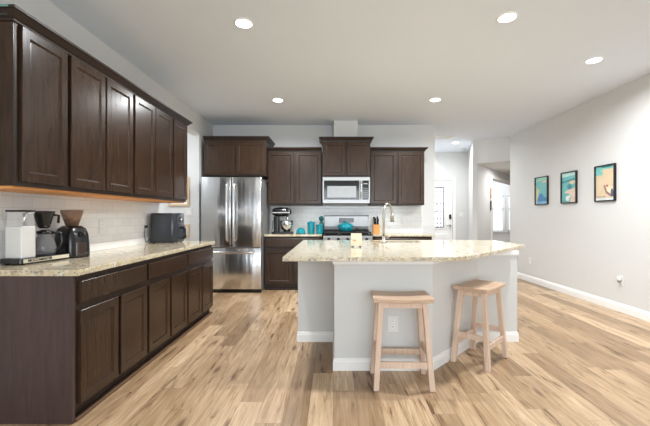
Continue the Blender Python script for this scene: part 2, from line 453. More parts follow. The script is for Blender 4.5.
came(2.26, .92, 2.80, .92, .012); came(2.26, 1.92, 2.80, 1.92, .012); came(2.26, .92, 2.26, 1.92, .012); came(2.80, .92, 2.80, 1.92, .012)
cm.build('leaded_came', M_slot, do)
box('deadbolt', M_black, do, 2.94, 2.995, DY-.012, DY+.02, 1.12, 1.24, bev=.008)
h = MB(); h.tube([(2.965, DY+.02, .96), (2.965, DY-.03, .96)], .028, 12); h.tube([(2.965, DY-.03, .96), (2.87, DY-.035, .96)], .011, 8)
h.build('door_handle', M_nickel, do)
# casing of the doorway in the hall
m = MB()
for t0, t1, z0, z1 in ((0.36, 0.385, 0, 2.10), (0.36, 1.2, 2.10, 2.17)):
    p0 = A + D*t0; p1 = A + D*t1; k = nn * -0.15
    m.prism([tuple(p0), tuple(p0 + k), tuple(p1 + k), tuple(p1)], z0, z1)
struct(m.build('trim_2', M_trim))

# ---------------------------------------------------------------- ceiling fixtures
def can(x, y, label, power=CAN_POWER):
    t = thing('recessed_light', label, 'ceiling light', (x, y, CZ), 0, 'recessed ceiling lights')
    m = MB(); m.lathe([(0.066, -0.008), (0.076, -0.008), (0.084, -0.001), (0.084, 0.0), (0.066, 0.0), (0.066, -0.008)], 32); m.build('trim_ring', M_trim, t)
    m = MB(); m.lathe([(0, -0.005), (0.065, -0.005), (0.065, -0.001), (0, -0.001)], 32); m.build('lens', M_lens, t)
    l = bpy.data.lights.new('can_lamp', 'AREA'); l.shape = 'DISK'; l.size = 0.12; l.energy = power; l.color = (0.95, 0.98, 1.0); l.spread = math.radians(165)
    o = bpy.data.objects.new('can_lamp', l); o.location = (0, 0, -0.02); o.parent = t; col.objects.link(o)
can(-0.75, 3.03, 'round recessed ceiling light nearest the dark cabinets on the left wall')
can(-0.77, 5.04, 'round recessed ceiling light in front of the cabinets over the refrigerator')
can(1.42, 5.02, 'round recessed ceiling light near the right end of the back kitchen wall')
can(1.42, 2.94, 'round recessed ceiling light at the top centre right, over the island seating')
can(2.71, 3.75, 'round recessed ceiling light nearest the right wall with the pictures')
can(2.70, 7.95, 'small far recessed ceiling light in the foyer before the front door', 16)
m = MB(); m.box(-.20, .20, -.11, .11, -.012, 0, bev=.004); r = m.build('frame', M_trim, None)
t = thing('ceiling_vent', 'white rectangular air vent on the foyer ceiling', 'vent', (2.25, 7.4, CZ)); r.parent = t
m = MB()
for k in range(9): m.box(-.17, .17, -.088 + k*.02, -.080 + k*.02, -.018, -.012)
m.build('louvers', M_matwhite, t)
m = MB(); m.lathe([(0, -.035), (.045, -.035), (.065, -.02), (.065, 0), (0, 0)], 24)
o = m.build('smoke_detector', M_white); o.location = (3.15, 8.75, CZ); tag(o, 'round white smoke detector on the foyer ceiling near the corner', 'smoke detector')

# ---------------------------------------------------------------- cabinets
DOOR = [(0, 0), (0, -.017), (.003, -.020), (.052, -.020), (.058, -.0145), (.064, -.011), (.070, -.0115)]
DRAWER = [(0, 0), (0, -.015), (.006, -.020), (.02, -.020)]
CROWN = [(0, 0), (.010, 0), (.012, .012), (.022, .018), (.046, .046), (.056, .050), (.056, .064), (0, .064)]
def cabinet(label, loc, rz, w, d, z0, z1, doors, cat='cabinet', name='wall_cabinet', drawers=(), toe=0, group=None, under=False, shelf_gap=None):
    t = thing(name, label, cat, loc, rz, group)
    m = MB(); m.box(0, w, 0, d, z0, z1)
    if toe:
        m.box(0, w, 0.03, d, 0, z0); m.box(0, w, 0.012, 0.03, 0, 0.02)
    m.build('body', M_espb if not toe else M_espb, t)
    if toe and rz: box('shoe_molding', M_shoe, t, 0, w, -.012, .012, 0, .018, bev=.004)
    for x0, x1, a, b in doors:
        q = MB(); q.rings(x0, x1, a, b, DOOR); q.build('door', M_esp, t)
    for x0, x1, a, b in drawers:
        q = MB(); q.rings(x0, x1, a, b, DRAWER); q.build('drawer', M_esp, t)
    if under:
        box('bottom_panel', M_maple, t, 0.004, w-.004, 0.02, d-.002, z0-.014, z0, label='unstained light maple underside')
    return t
R90 = PI/2
# left wall: three wall cabinets, crown, three base cabinets
ord3 = ['nearest the camera', 'in the middle of the row', 'at the far end of the row']
FU = -1.805; Y0 = 2.045; CW = 0.797
for k in range(3):
    cabinet('dark espresso two-door wall cabinet on the left wall, ' + ord3[k], (FU, Y0 + k*CW, 0), R90, CW, FU - XL, 1.372, 2.315,
            [(.030 if k == 0 else .010, .385, 1.40, 2.295), (.420, .790, 1.40, 2.295)], group='wall cabinets on the left wall', under=True)
box('end_panel', M_esp, None, XL, FU-.001, Y0-.006, Y0-.0005, 1.372, 2.315).name = 'cabinet_end_panel'
ep = bpy.data.objects['cabinet_end_panel']; tag(ep, 'flat grey-brown end panel on the near side of the left wall cabinets', 'panel')
m = MB(); m.sweep([(XL, Y0-.006), (FU, Y0-.006), (FU, Y0+3*CW), (XL, Y0+3*CW)], [(o_, z+2.30) for o_, z in CROWN])
tag(m.build('crown_molding', M_espb), 'long dark crown molding along the top of the left wall cabinets', 'molding')
m = MB(); m.box(XL+.01, FU+.02, Y0-.0625, Y0-.0615, 2.352, 2.362); m.box(XL+.01, FU-.01, Y0-.035, Y0-.034, 2.325, 2.334)
mt = m.build('teal_strip', M_tealstrip, bpy.data.objects['crown_molding'], label='teal-green strip on the near end of the crown')  # thin teal-green strips set on the near end of the crown
FB = -1.50; YB0 = 2.10; BW = 0.79
for k in range(3):
    cabinet('dark base cabinet, wide drawer over two doors, ' + ord3[k], (FB, YB0 + k*BW, 0), R90, BW, FB - XL - .025, .075, .853,
            [(.022, .392, .095, .645), (.425, .790-.012, .095, .645)], name='base_cabinet', drawers=[(.022, .778, .685, .818)], toe=.03, group='base cabinets on the left wall')
o = box('cabinet_side_panel', wood_dark('purple_brown_panel', (0.050, 0.030, 0.027, 1), (0.085, 0.056, 0.050, 1), 0.35), None, XL, FB, YB0-.02, YB0-.0005, 0, .853)
tag(o, 'large plain dark brown side panel closing the near end of the left base cabinets', 'panel')
CT = .888
m = MB(); m.box(XL+.001, -1.468, 2.075, 4.50, .853, CT, bev=.005)
tag(m.build('countertop', M_granite), 'long beige speckled granite countertop along the left wall', 'countertop')
o = box('backsplash_strip', M_matwhite, None, XL+.001, XL+.020, 2.08, 4.50, CT, CT+.07, bev=.002); tag(o, 'pale low strip between the left counter and its wall tiles', 'backsplash')  # near-white raised strip where counter meets tiles
o = box('tile_backsplash', M_tileX, None, XL+.001, XL+.010, 1.5, 4.52, CT+.07, 1.3598); tag(o, 'white subway tile backsplash on the left wall', 'backsplash')

# back wall
def backcab(label, x0, x1, yf, z0, z1, n=2, crown=None, **kw):
    w = x1 - x0; gap = .032; dw = (w - .02 - gap) / 2
    t = cabinet(label, (x0, yf, 0), 0, w, YB - yf - .001, z0, z1, [(.01, .01+dw, z0+.022, z1-.03), (w-.01-dw, w-.01, z0+.022, z1-.03)], **kw)
    if crown:
        q = MB(); q.sweep(crown, [(o_, z+z1-.012) for o_, z in CROWN]); q.build('crown', M_espb, t)
    return t
def crownpath(x0, x1, yf, left=True, right=True, depth=.3):
    w = x1 - x0; p = [(0, 0), (w, 0)]
    # travel right->left so that 'right of travel' faces the room: use left->right with -y out
    path = []
    if left: path.append((0, depth))
    path += [(0, 0), (w, 0)]
    if right: path.append((w, depth))
    return path
def cb(label, x0, x1, yf, z0, z1, left, right, depth=.3, **kw):
    return backcab(label, x0, x1, yf, z0, z1, crown=crownpath(x0, x1, yf, left, right, depth), **kw)
cb('deep dark espresso two-door cabinet above the refrigerator', -2.09, -1.085, 5.84, 1.845, 2.43, False, True, .59)
cb('dark espresso two-door wall cabinet between the refrigerator and the microwave', -1.10, -.19, 6.11, 1.385, 2.305, False, False)
cb('raised dark espresso two-door cabinet directly above the microwave', -.178, .618, 6.00, 1.848, 2.455, True, True, .43)
cb('dark espresso two-door wall cabinet right of the microwave', .63, 1.545, 6.11, 1.385, 2.305, False, True, .32)
o = box('vent_chase', M_wall, None, .017, .42, 6.12, YB-.001, 2.51, CZ-.001); tag(o, 'boxed white vent chase between the hood cabinet and the ceiling', 'vent chase')
for (x0, x1, lab) in ((-1.105, -.182, 'dark espresso base cabinet with drawer and doors right of the refrigerator'), (.645, 1.60, 'dark espresso base cabinet right of the range, mostly behind the island')):
    w = x1 - x0
    cabinet(lab, (x0, 5.84, 0), 0, w, YB-5.84-.001, .085, .867, [(.025, w/2-.015, .10, .655), (w/2+.015, w-.02, .10, .655)], name='base_cabinet', drawers=[(.025, w-.02, .70, .84)], toe=.03)
for (x0, x1, lab) in ((-1.11, -.18, 'short pale granite countertop between refrigerator and range'), (.64, 1.65, 'pale granite countertop right of the range at the back wall')):
    m = MB(); m.box(x0, x1, 5.81, YB-.001, .869, .90, bev=.005); tag(m.build('countertop', M_granite), lab, 'countertop')
o = box('tile_backsplash', M_tileY, None, -1.10, 1.60, YB-.010, YB-.001, .965, 1.372); tag(o, 'white subway tile backsplash on the back wall behind the range', 'backsplash')
for x0, x1, lab in ((-1.10, -.18, 'pale low strip behind the back counter left of the range'), (.64, 1.60, 'pale low strip behind the back counter right of the range')):
    o = box('backsplash_strip', M_matwhite, None, x0, x1, YB-.02, YB-.001, .90, .965, bev=.002); tag(o, lab, 'backsplash')

# ---------------------------------------------------------------- refrigerator
t = thing('refrigerator', 'stainless steel french-door refrigerator with bottom freezer drawer', 'refrigerator', (-1.585, 5.62, 0))
box('body', M_steelside, t, -.465, .458, .07, .80, .02, 1.79, bev=.005)
m = MB(); m.vbox(-.470, -.004, 0, .065, .715, 1.805, .018, 4, .004); smooth_angle(m.build('door', M_steel, t))
m = MB(); m.vbox(.004, .470, 0, .065, .715, 1.805, .018, 4, .004); smooth_angle(m.build('door', M_steel, t))
m = MB(); m.vbox(-.470, .470, 0, .065, .06, .70, .018, 4, .004); smooth_angle(m.build('freezer_drawer', M_steel, t))
for s in (-1, 1):
    m = MB(); x = s*.055
    pts = [(x, -.005, .80), (x, -.045, .83)] + [(x, -.05 - .018*math.sin(PI*k/10), .85 + .80*k/10) for k in range(11)] + [(x, -.045, 1.68), (x, -.005, 1.71)]
    m.tube(pts, .016, 10); m.build('handle', M_chrome, t)
m = MB(); m.tube([(-.36, -.003, .645), (-.36, -.04, .64)] + [(-.33 + .66*k/10, -.045 - .015*math.sin(PI*k/10), .64) for k in range(11)] + [(.36, -.04, .64), (.36, -.003, .645)], .016, 10); m.build('handle', M_chrome, t)
m = MB(); m.box(-.46, .46, .03, .07, .0, .055); 
for k in range(4): m.box(-.44, .44, .024, .03, .008 + k*.012, .013 + k*.012)
m.build('kick_grille', M_black, t)
box('badge', M_chrome, t, -.03, .03, -.001, .002, .735, .75)

# ---------------------------------------------------------------- microwave
t = thing('microwave', 'stainless over-the-range microwave with black window and handle', 'microwave', (.22, 5.97, 1.41))
box('body', M_steelside, t, -.392, .392, .03, .46, .0, .435)
m = MB(); m.box(-.392, .392, 0, .03, .375, .435, bev=.004); m.box(-.392, .392, 0, .03, .0, .062, bev=.004); m.box(-.392, -.37, 0, .03, .062, .375); m.box(.372, .392, 0, .03, .062, .375); m.box(.215, .265, -.002, .03, .062, .375)
m.build('front_frame', M_steel2, t)
box('window', M_blackg, t, -.37, .215, .004, .028, .062, .375)
box('window_screen', plain('perforated_screen', (.30, .30, .30, 1), .3, .3), t, -.315, .165, .001, .0045, .095, .285)
m = MB(); m.box(.265, .372, .002, .028, .062, .375)
m.build('control_panel', M_blackg, t)
for r_ in range(5):
    for c_ in range(3): box('button', M_steelside, t, .283 + c_*.026, .298 + c_*.026, .0, .003, .10 + r_*.035, .112 + r_*.035)
box('clock_display', M_steelside, t, .283, .352, .0, .003, .315, .335)
m = MB(); m.tube([(.24, .0, .08), (.24, -.04, .095), (.24, -.045, .22), (.24, -.04, .345), (.24, 0, .36)], .013, 10); m.build('handle', M_chrome, t)
box('grease_vent', M_black, t, -.36, .36, .05, .40, -.012, 0)

# ---------------------------------------------------------------- range
t = thing('range', 'stainless gas range with black cooktop against the tiled back wall', 'range', (.235, 5.76, 0))
m = MB(); m.box(-.393, .393, .03, .66, .03, .895); m.box(-.36, .36, .06, .6, 0, .03); m.build('body', M_steelside, t)
box('oven_door', M_steel2, t, -.388, .388, 0, .03, .20, .76, bev=.004)
box('oven_window', M_blackg, t, -.27, .27, -.003, .002, .34, .62)
box('bottom_drawer', M_steel2, t, -.388, .388, 0, .03, .04, .19, bev=.004)
m = MB(); m.tube([(-.34, 0, .71), (-.34, -.05, .71), (.34, -.05, .71), (.34, 0, .71)], .013, 10); m.build('handle', M_steel2, t)
box('control_panel', M_steel2, t, -.393, .393, -.02, .03, .775, .885, bev=.006)
for k in range(5):
    m = MB(); m.tube([(-.30 + .15*k, -.018, .83), (-.30 + .15*k, -.055, .83)], .024, 14); m.build('knob', M_black, t)
box('cooktop', M_blackg, t, -.395, .395, -.005, .62, .888, .905, bev=.004)
for gx in (-.26, 0, .26):
    m = MB()
    for a in (-.11, 0, .11): m.box(gx+a-.007, gx+a+.007, .03, .56, .925, .942)
    for a in (.035, .16, .30, .43, .55): m.box(gx-.12, gx+.12, a-.007, a+.007, .925, .942)
    for a in (-.11, .11):
        for b in (.04, .55): m.box(gx+a-.009, gx+a+.009, b-.009, b+.009, .905, .93)
    m.build('grate', M_iron, t)
m = MB(); m.box(-.388, .388, .60, .665, .90, 1.20, bev=.006); m.build('backguard', M_steel2, t)
box('backguard_top', M_black, t, -.392, .392, .595, .668, 1.195, 1.212, bev=.003)
box('backguard_vent', M_blackg, t, -.385, .385, .585, .602, .905, 1.02)
m = MB(); m.box(-.13, .13, .592, .602, 1.085, 1.165, bev=.003); m.build('display', M_blackg, t)
for k in range(6): box('button', M_steelside, t, -.115 + k*.04, -.095 + k*.04, .590, .593, 1.10, 1.115)

# teal pot on the range
t = thing('dutch_oven', 'round teal lidded pot standing on the range', 'pot', (.215, 6.08, .943))
m = MB(); m.lathe([(0, 0), (.085, 0), (.105, .015), (.115, .06), (.115, .10), (.108, .10), (.10, .02), (0, .015)], 32); m.build('pot', M_teal, t)
m = MB(); m.lathe([(.117, .10), (.117, .108), (.09, .128), (.04, .142), (0, .145)], 32); m.lathe([(0, .143), (.012, .145), (.02, .165), (.014, .175), (0, .177)], 16); m.build('lid', M_teal, t)
for s in (-1, 1):
    m = MB(); m.tube([(s*.11, -.03, .08), (s*.145, -.025, .085), (s*.145, .025, .085), (s*.11, .03, .08)], .009, 8); m.build('handle', M_teal, t)

# ---------------------------------------------------------------- back counter objects
Z9 = .90
t = thing('stand_mixer', 'black stand mixer with steel bowl beside the refrigerator', 'mixer', (-.86, 6.15, Z9)); t.scale = (1.08, 1.0, 1.10)
m = MB(); m.vbox(-.16, .17, -.10, .10, 0, .03, .05, 6, .008); m.build('base', M_black, t)
m = MB(); m.vbox(-.135, -.045, -.055, .055, .028, .27, .03, 6, .006); m.build('column', M_black, t)
m = MB()
prof = [(-.165, .005), (-.155, .045), (-.12, .062), (-.05, .072), (.06, .068), (.11, .055), (.135, .03), (.14, .004)]
m.tube([(p, 0, .335) for p, r_ in prof], [r_ for p, r_ in prof], 20); m.build('motor_head', M_black, t)
m = MB(); m.tube([(.105, 0, .335), (.118, 0, .335)], [.060, .056], 20); m.box(-.15, .12, -.0735, .0735, .318, .332); m.build('trim_band', M_chrome, t)
m = MB(); m.tube([(.075, 0, .28), (.075, 0, .17)], [.02, .012], 10); m.lathe([(0, .10), (.03, .11), (.04, .15), (.012, .18), (0, .18)], 12, c=(.075, 0)); m.build('beater', M_chrome, t)
m = MB(); m.lathe([(0, .032), (.05, .032), (.055, .05), (.088, .08), (.105, .14), (.108, .20), (.104, .20), (.10, .14), (.08, .085), (0, .05)], 28, c=(.07, 0)); m.build('bowl', M_chrome, t)
m = MB(); m.tube([(.07, -.10, .18), (.07, -.145, .175), (.07, -.145, .11), (.07, -.10, .10)], .008, 8); m.build('bowl_handle', M_chrome, t)
m = MB(); m.tube([(-.16, .02, .02), (-.19, .03, .006), (-.20, .10, .006), (-.19, .20, .08), (-.19, .245, .2)], .004, 6); m.build('cord', M_black, t)

t = thing('butter_dish', 'low domed teal dish on the back counter beside the mixer', 'dish', (-.545, 6.12, Z9))
m = MB(); m.lathe([(0, 0), (.085, 0), (.09, .008), (0, .012)], 28); m.build('plate', M_teald, t)
m = MB(); m.lathe([(.078, .01), (.076, .05), (.055, .085), (.02, .10), (0, .102)], 28); m.build('dome', M_teal, t)
def canister(x, y, h, r, label):
    t = thing('canister', label, 'canister', (x, y, Z9), 0, 'teal canisters')
    m = MB(); m.lathe([(0, 0), (r*.96, 0), (r, .006), (r, h*.52), (r*.98, h*.55), (r, h*.58), (r, h*.8), (r*.96, h*.82), (0, h*.82)], 28); m.build('jar', M_teal, t)
    m = MB(); m.lathe([(0, h*.82), (r*1.03, h*.82), (r*1.03, h*.9), (r*.8, h*.94), (r*.25, h*.95), (r*.25, h), (0, h)], 28); m.build('lid', M_teal, t)
canister(-.375, 6.15, .215, .062, 'taller lidded teal canister in the middle of the teal kitchenware')
canister(-.225, 6.10, .165, .06, 'shorter teal canister right beside the range')
t = thing('oil_cruet', 'dark teal rounded bottle top showing behind the shorter canister', 'bottle', (-.205, 6.29, Z9))
m = MB(); m.lathe([(0, 0), (.04, 0), (.045, .02), (.045, .15), (.02, .20), (.018, .22)], 20); m.build('bottle', M_teald, t)
m = MB(); m.lathe([(.018, .21), (.042, .24), (.042, .27), (.02, .295), (0, .297)], 20); m.build('stopper', M_teald, t)

t = thing('knife_block', 'orange wood knife block right of the range', 'knife block', (.745, 6.22, Z9), 0)
m = MB(); q = bmesh.new()
m.prism([(-.055, -.06), (.055, -.06), (.055, .06), (-.055, .06)], 0, .12)
m.box(-.055, .055, -.045, .06, .12, .155, bev=0); m.build('block', M_knifeblock, t)
for kx, ky, kh in ((-.035, -.01, .135), (-.008, .0, .11), (.02, -.01, .14), (.035, .03, .10), (-.02, .035, .12)):
    k_ = MB(); k_.tube([(kx, ky, .15), (kx*1.15, ky+.02, .15+kh)], [.012, .014], 8); k_.build('knife_handle', M_black, t)

# ---------------------------------------------------------------- island
t = thing('kitchen_island', 'pale grey kitchen island with an angled seating side and white base trim', 'kitchen island', (0, 0, 0))
IP = [(-.335, 3.45), (.01, 3.45), (.01, 2.81), (.776, 2.81), (1.38, 3.45), (1.76, 3.45), (1.76, 4.45), (-.335, 4.45)]
hole = [(.44, 4.10), (1.02, 4.10), (1.02, 4.40), (.44, 4.40)]
m = MB(); m.prism(IP, 0, .70); m.prism(IP, .70, .866, holes=[[(.42, 4.07), (1.04, 4.07), (1.04, 4.43), (.42, 4.43)]]); m.build('body', M_island, t)
m = MB(); m.sweep([(-.335, 4.45), IP[0], IP[1], IP[2], IP[3], IP[4], IP[5], (1.76, 4.45)], [(a*.7, b*.88) for a, b in BP]); m.build('baseboard', M_trim, t)
m = MB(); m.sweep([(.01, 3.3), IP[2], IP[3], IP[4], IP[5], (1.76, 4.4)], [(0, .825), (.008, .825), (.012, .835), (.012, .866), (0, .866)]); m.build('top_trim', M_trim, t)
cp = [(-.37, 2.64), (.85, 2.64)]
for k in range(1, 8):
    a = k/8; p0, p1, p2 = Vector((.85, 2.64)), Vector((.95, 2.645)), Vector((1.05, 2.745)); q = p0*(1-a)**2 + p1*2*a*(1-a) + p2*a*a; cp.append((q.x, q.y))
cp += [(1.05, 2.745), (2.0, 3.76), (2.0, 4.51), (-.37, 4.51)]
m = MB(); m.prism(cp, .868, .90, holes=[hole])
o = m.build('countertop', M_granite); tag(o, 'large beige speckled granite island countertop with clipped corner', 'countertop')
bm_ = o.modifiers.new('bevel', 'BEVEL'); bm_.width = .004; bm_.segments = 2; bm_.limit_method = 'ANGLE'
# sink and faucet
m = MB(); zs = .72
m.box(.428, .440, 4.08, 4.42, zs, .867); m.box(1.02, 1.032, 4.08, 4.42, zs, .867); m.box(.44, 1.02, 4.085, 4.10, zs, .867); m.box(.44, 1.02, 4.40, 4.415, zs, .867); m.box(.428, 1.032, 4.085, 4.415, zs-.008, zs)
tag(m.build('sink', M_steel2), 'undermount steel sink set in the island countertop', 'sink')
t = thing('faucet', 'tall brushed nickel gooseneck faucet on the island', 'faucet', (.565, 4.03, .90), math.radians(22))
m = MB(); m.lathe([(0, 0), (.027, 0), (.027, .008), (.018, .015), (.017, .075), (0, .075)], 20)
pts = [(0, 0, .07), (0, 0, .33)] + [(0, .095 - .095*math.cos(PI*k/12), .33 + .11*math.sin(PI*k/12)) for k in range(1, 13)] 
M_ = Matrix.Rotation(-math.radians(60), 4, 'Z')
pts = [tuple(M_ @ Vector(p)) for p in pts]
m.tube(pts, .0125, 12); m.build('neck', M_nickel, t)
e = M_ @ Vector((0, .19, .33)); e2 = M_ @ Vector((0, .20, .235))
m = MB(); m.tube([tuple(e), tuple(e.lerp(e2, .3)), tuple(e2)], [.014, .018, .023], 14); m.build('spray_head', M_nickel, t)
m = MB(); m.tube([(.015, 0, .05), (.05, -.01, .055), (.085, -.015, .085)], [.008, .006, .005], 8); m.build('lever', M_nickel, t)
# card in holder
t = thing('card_stand', 'small cream printed card standing on the island countertop', 'card', (.225, 3.47, .90), math.radians(-2))
M2 = Matrix.Rotation(math.radians(-6), 4, 'X')
m = MB(); m.box(-.052, .052, -.0015, .0015, .012, .134, M=M2); m.build('card', M_paper, t)
m = MB()
for a, b, z in ((-.036, -.004, .068), (-.030, -.006, .056), (-.034, .0, .062)): m.box(a, b, -.0025, -.0015, z, z+.004, M=M2)
m.build('print', M_orange, t)
for s in (-.035, .035): box('foot', M_iron, t, s-.008, s+.008, -.022, .022, 0, .012, bev=.002)

# ---------------------------------------------------------------- outlets and switches
def outlet(name, label, loc, rz, w=.075, h=.12, kind='outlet', plug=None):
    t = thing(name, label, 'outlet' if kind == 'outlet' else 'light switch', loc, rz)
    m = MB(); m.box(-w/2, w/2, -.006, 0, -h/2, h/2, bev=.002); m.build('plate', M_white, t)
    m = MB()
    if kind == 'outlet':
        for z in (-.022, .022):
            rc = box('receptacle', M_trim, t, -.016, .016, -.008, -.005, z-.014, z+.014, bev=.002)
            for x in (-.006, .006): box('slot', M_slot, rc, x-.0015, x+.0015, -.0085, -.0078, z-.004, z+.007)
    else:
        n = max(1, round(w/.05) - 0)
        m.box(-.016, .016, -.010, -.005, -.03, .03, bev=.002); m.build('rocker', M_trim, t)
    return t
outlet('outlet', 'white outlet on the front of the island behind the left stool', (.465, 2.809, .36), 0, .082, .125)
outlet('outlet', 'white outlet low on the right wall near the island', (XR-.001, 6.58, .38), -PI/2)
t = outlet('outlet', 'white outlet low on the right wall with a plug-in freshener', (XR-.001, 4.51, .39), -PI/2)
t2 = thing('plug_in_freshener', 'white plug-in freshener in the right wall outlet', 'air freshener', (XR-.010, 4.51, .41), -PI/2)
m = MB(); m.box(-.022, .022, -.04, 0, -.015, .035, bev=.008); m.build('housing', M_white, t2)
m = MB(); m.tube([(0, -.022, -.04), (0, -.022, -.015)], .013, 12); m.build('bottle', M_steelside, t2)
outlet('outlet', 'white outlet in the left tile backsplash beyond the coffee grinder', (XL+.011, 3.32, 1.10), R90, .08, .125)
outlet('outlet', 'grey-looking outlet in the left tile backsplash beside the air fryer', (XL+.011, 4.08, 1.10), R90, .08, .14)
outlet('light_switch', 'white switch plate on the side passage wall under the framed picture', (-2.30, 5.758, 1.265), 0, .115, .12, 'switch')
outlet('light_switch', 'white switch plate on the foyer wall right of the front door', (3.24, DY-.001, 1.24), 0, .12, .12, 'switch')
outlet('outlet', 'white outlet in the back tile right of the mixer', (-.66, YB-.011, 1.12), 0, .075, .115)
outlet('outlet', 'white outlet in the back tile behind the faucet', (1.25, YB-.011, 1.12), 0, .075, .115)

# ---------------------------------------------------------------- stools
def stool_parts(t):
    m = MB()
    # saddle seat: a grid that dips along its length, with thickness
    nx, ny = 16, 6; W, Dp, Th = .418, .275, .036
    b = bmesh.new(); top = []; bot = []
    for j in range(ny+1):
        rt, rb = [], []
        for i in range(nx+1):
            x = (i/nx - .5)*W; y = (j/ny - .5)*Dp
            z = .632 - .010*(1 - (2*x/W)**2)
            rt.append(b.verts.new((x, y, z))); rb.append(b.verts.new((x, y, .632 - Th + .003*abs(2*x/W))))
        top.append(rt); bot.append(rb)
    for j in range(ny):
        for i in range(nx):
            b.faces.new([top[j][i], top[j][i+1], top[j+1][i+1], top[j+1][i]]); b.faces.new([bot[j][i], bot[j+1][i], bot[j+1][i+1], bot[j][i+1]])
    for i in range(nx):
        b.faces.new([top[0][i], bot[0][i], bot[0][i+1], top[0][i+1]]); b.faces.new([top[ny][i], top[ny][i+1], bot[ny][i+1], bot[ny][i]])
    for j in range(ny):
        b.faces.new([top[j][0], top[j+1][0], bot[j+1][0], bot[j][0]]); b.faces.new([top[j][nx], bot[j][nx], bot[j+1][nx], top[j+1][nx]])
    m.merge(b); so = m.build('seat', M_stoolseat, t)
    bv = so.modifiers.new('bevel', 'BEVEL'); bv.width = .006; bv.segments = 2; bv.limit_method = 'ANGLE'; bv.angle_limit = math.radians(50)
    def bar(p, q, a, bb):
        # square bar from p to q, half sizes a (x) and bb (y) kept axis-aligned
        r = bmesh.new(); vs = []
        for P in (p, q):
            vs += [r.verts.new((P[0]+sx*a, P[1]+sy*bb, P[2])) for sx, sy in ((-1,-1),(1,-1),(1,1),(-1,1))]
        for f in ((0,1,2,3),(4,7,6,5),(0,4,5,1),(1,5,6,2),(2,6,7,3),(3,7,4,0)): r.faces.new([vs[i] for i in f])
        bmesh.ops.bevel(r, geom=r.edges[:], offset=.003, segments=1, affect='EDGES')
        return r
    TX, TY, BX, BY = .152, .092, .192, .140
    def legx(z): return BX + (TX-BX)*z/.60
    def legy(z): return BY + (TY-BY)*z/.60
    for sx in (-1, 1):
        for sy in (-1, 1):
            m = MB(); m.merge(bar((sx*BX, sy*BY, 0), (sx*TX, sy*TY, .600), .019, .019)); m.build('leg', M_stool, t)
    for sy in (-1, 1):
        z = .17; m = MB(); m.box(-legx(z), legx(z), sy*legy(z)-.011, sy*legy(z)+.011, z-.022, z+.022, bev=.002); m.build('stretcher', M_stool, t)
        z = .578; m = MB(); m.box(-legx(z), legx(z), sy*legy(z)-.010, sy*legy(z)+.010, z-.022, z+.022, bev=.002); m.build('apron', M_stool, t)
    for sx in (-1, 1):
        z = .235; m = MB(); m.box(sx*legx(z)-.011, sx*legx(z)+.011, -legy(z), legy(z), z-.022, z+.022, bev=.002); m.build('stretcher', M_stool, t)
        z = .578; m = MB(); m.box(sx*legx(z)-.010, sx*legx(z)+.010, -legy(z), legy(z), z-.022, z+.022, bev=.002); m.build('apron', M_stool, t)
s1 = thing('bar_stool', 'pale wood backless bar stool in front of the flat island front', 'stool', (.492, 2.622, 0), math.radians(-1.5), 'wooden bar stools at the island')
stool_parts(s1)
s2 = s1.copy(); col.objects.link(s2); s2.location = (1.228, 3.02, 0); s2.rotation_euler = (0, 0, math.radians(46))
s2['label'] = 'pale wood backless bar stool turned along the angled island side'
for ch in list(s1.children):
    c = ch.copy(); col.objects.link(c); c.parent = s2

# ---------------------------------------------------------------- pictures on the right wall
def poster(y0, y1, label, patches, bg_):
    z0, z1 = 1.393, 1.875; w = y1 - y0; h = z1 - z0
    t = thing('framed_picture', label, 'picture', (XR-.001, (y0+y1)/2, z0), -PI/2, 'framed beach pictures on the right wall')
    # local x runs towards -Y (towards the camera): left in the photo is -x
    m = MB(); f = .016
    m.box(-w/2, w/2, -.028, 0, 0, f, bev=.002); m.box(-w/2, w/2, -.028, 0, h-f, h, bev=.002); m.box(-w/2, -w/2+f, -.028, 0, f, h-f); m.box(w/2-f, w/2, -.028, 0, f, h-f)
    m.build('frame', M_black, t)
    mats = [plain('print_'+label[:12].replace(' ', '_'), bg_, .55, var=.05)]
    m = MB(); m.box(-w/2+f, w/2-f, -.012, -.002, f, h-f, mi=0)
    iw, ih = w-2*f, h-2*f
    for i, (pts, c) in enumerate(patches):
        mats.append(plain('ink_%d' % i, c, .55, var=.12, scale=18))
        yy_ = -.0122 - .0002*i
        m.face([(-iw/2 + px*iw, yy_, f + pz*ih) for px, pz in pts], i+1)
    m.build('print', mats, t)
def blob(cx, cz, rx, rz_, n=14, j=.18, seed=1):
    r = random.Random(seed); return [(min(1, max(0, cx + rx*math.cos(2*PI*k/n)*(1+r.uniform(-j, j)))), min(1, max(0, cz + rz_*math.sin(2*PI*k/n)*(1+r.uniform(-j, j))))) for k in range(n)]
SEA, DSEA, TAN, PINK, WHT, BLU = srgb(112, 182, 182), srgb(62, 138, 148), srgb(212, 195, 165), srgb(218, 196, 178), srgb(225, 228, 222), srgb(70, 130, 180)
def caption(z, n, seed):
    r = random.Random(seed); out = []; x = .1
    for k in range(n):
        w_ = r.uniform(.03, .06); out.append(([(x, z), (x+w_, z), (x+w_, z+.03), (x, z+.03)], (.2, .22, .25, 1))); x += w_ + .03
    return out
poster(6.02, 6.40, 'black framed teal sea print, leftmost of the three on the right wall',
       [([(0, 1), (1, 1), (1, .86), (.6, .84), (.3, .9), (0, .82)], srgb(150, 205, 185)), (blob(.72, .84, .18, .05, seed=3), TAN), ([(0, .0), (.12, .0), (.22, .3), (.3, .55), (.15, .6), (0, .75)], srgb(200, 205, 160)),
        ([(.1, .0), (1, 0), (1, .22), (.75, .25), (.5, .42), (.3, .36), (.15, .2)], BLU), ([(.05, 0), (.95, 0), (.95, .09), (.05, .09)], srgb(140, 185, 220))] + caption(.03, 5, 4), SEA)
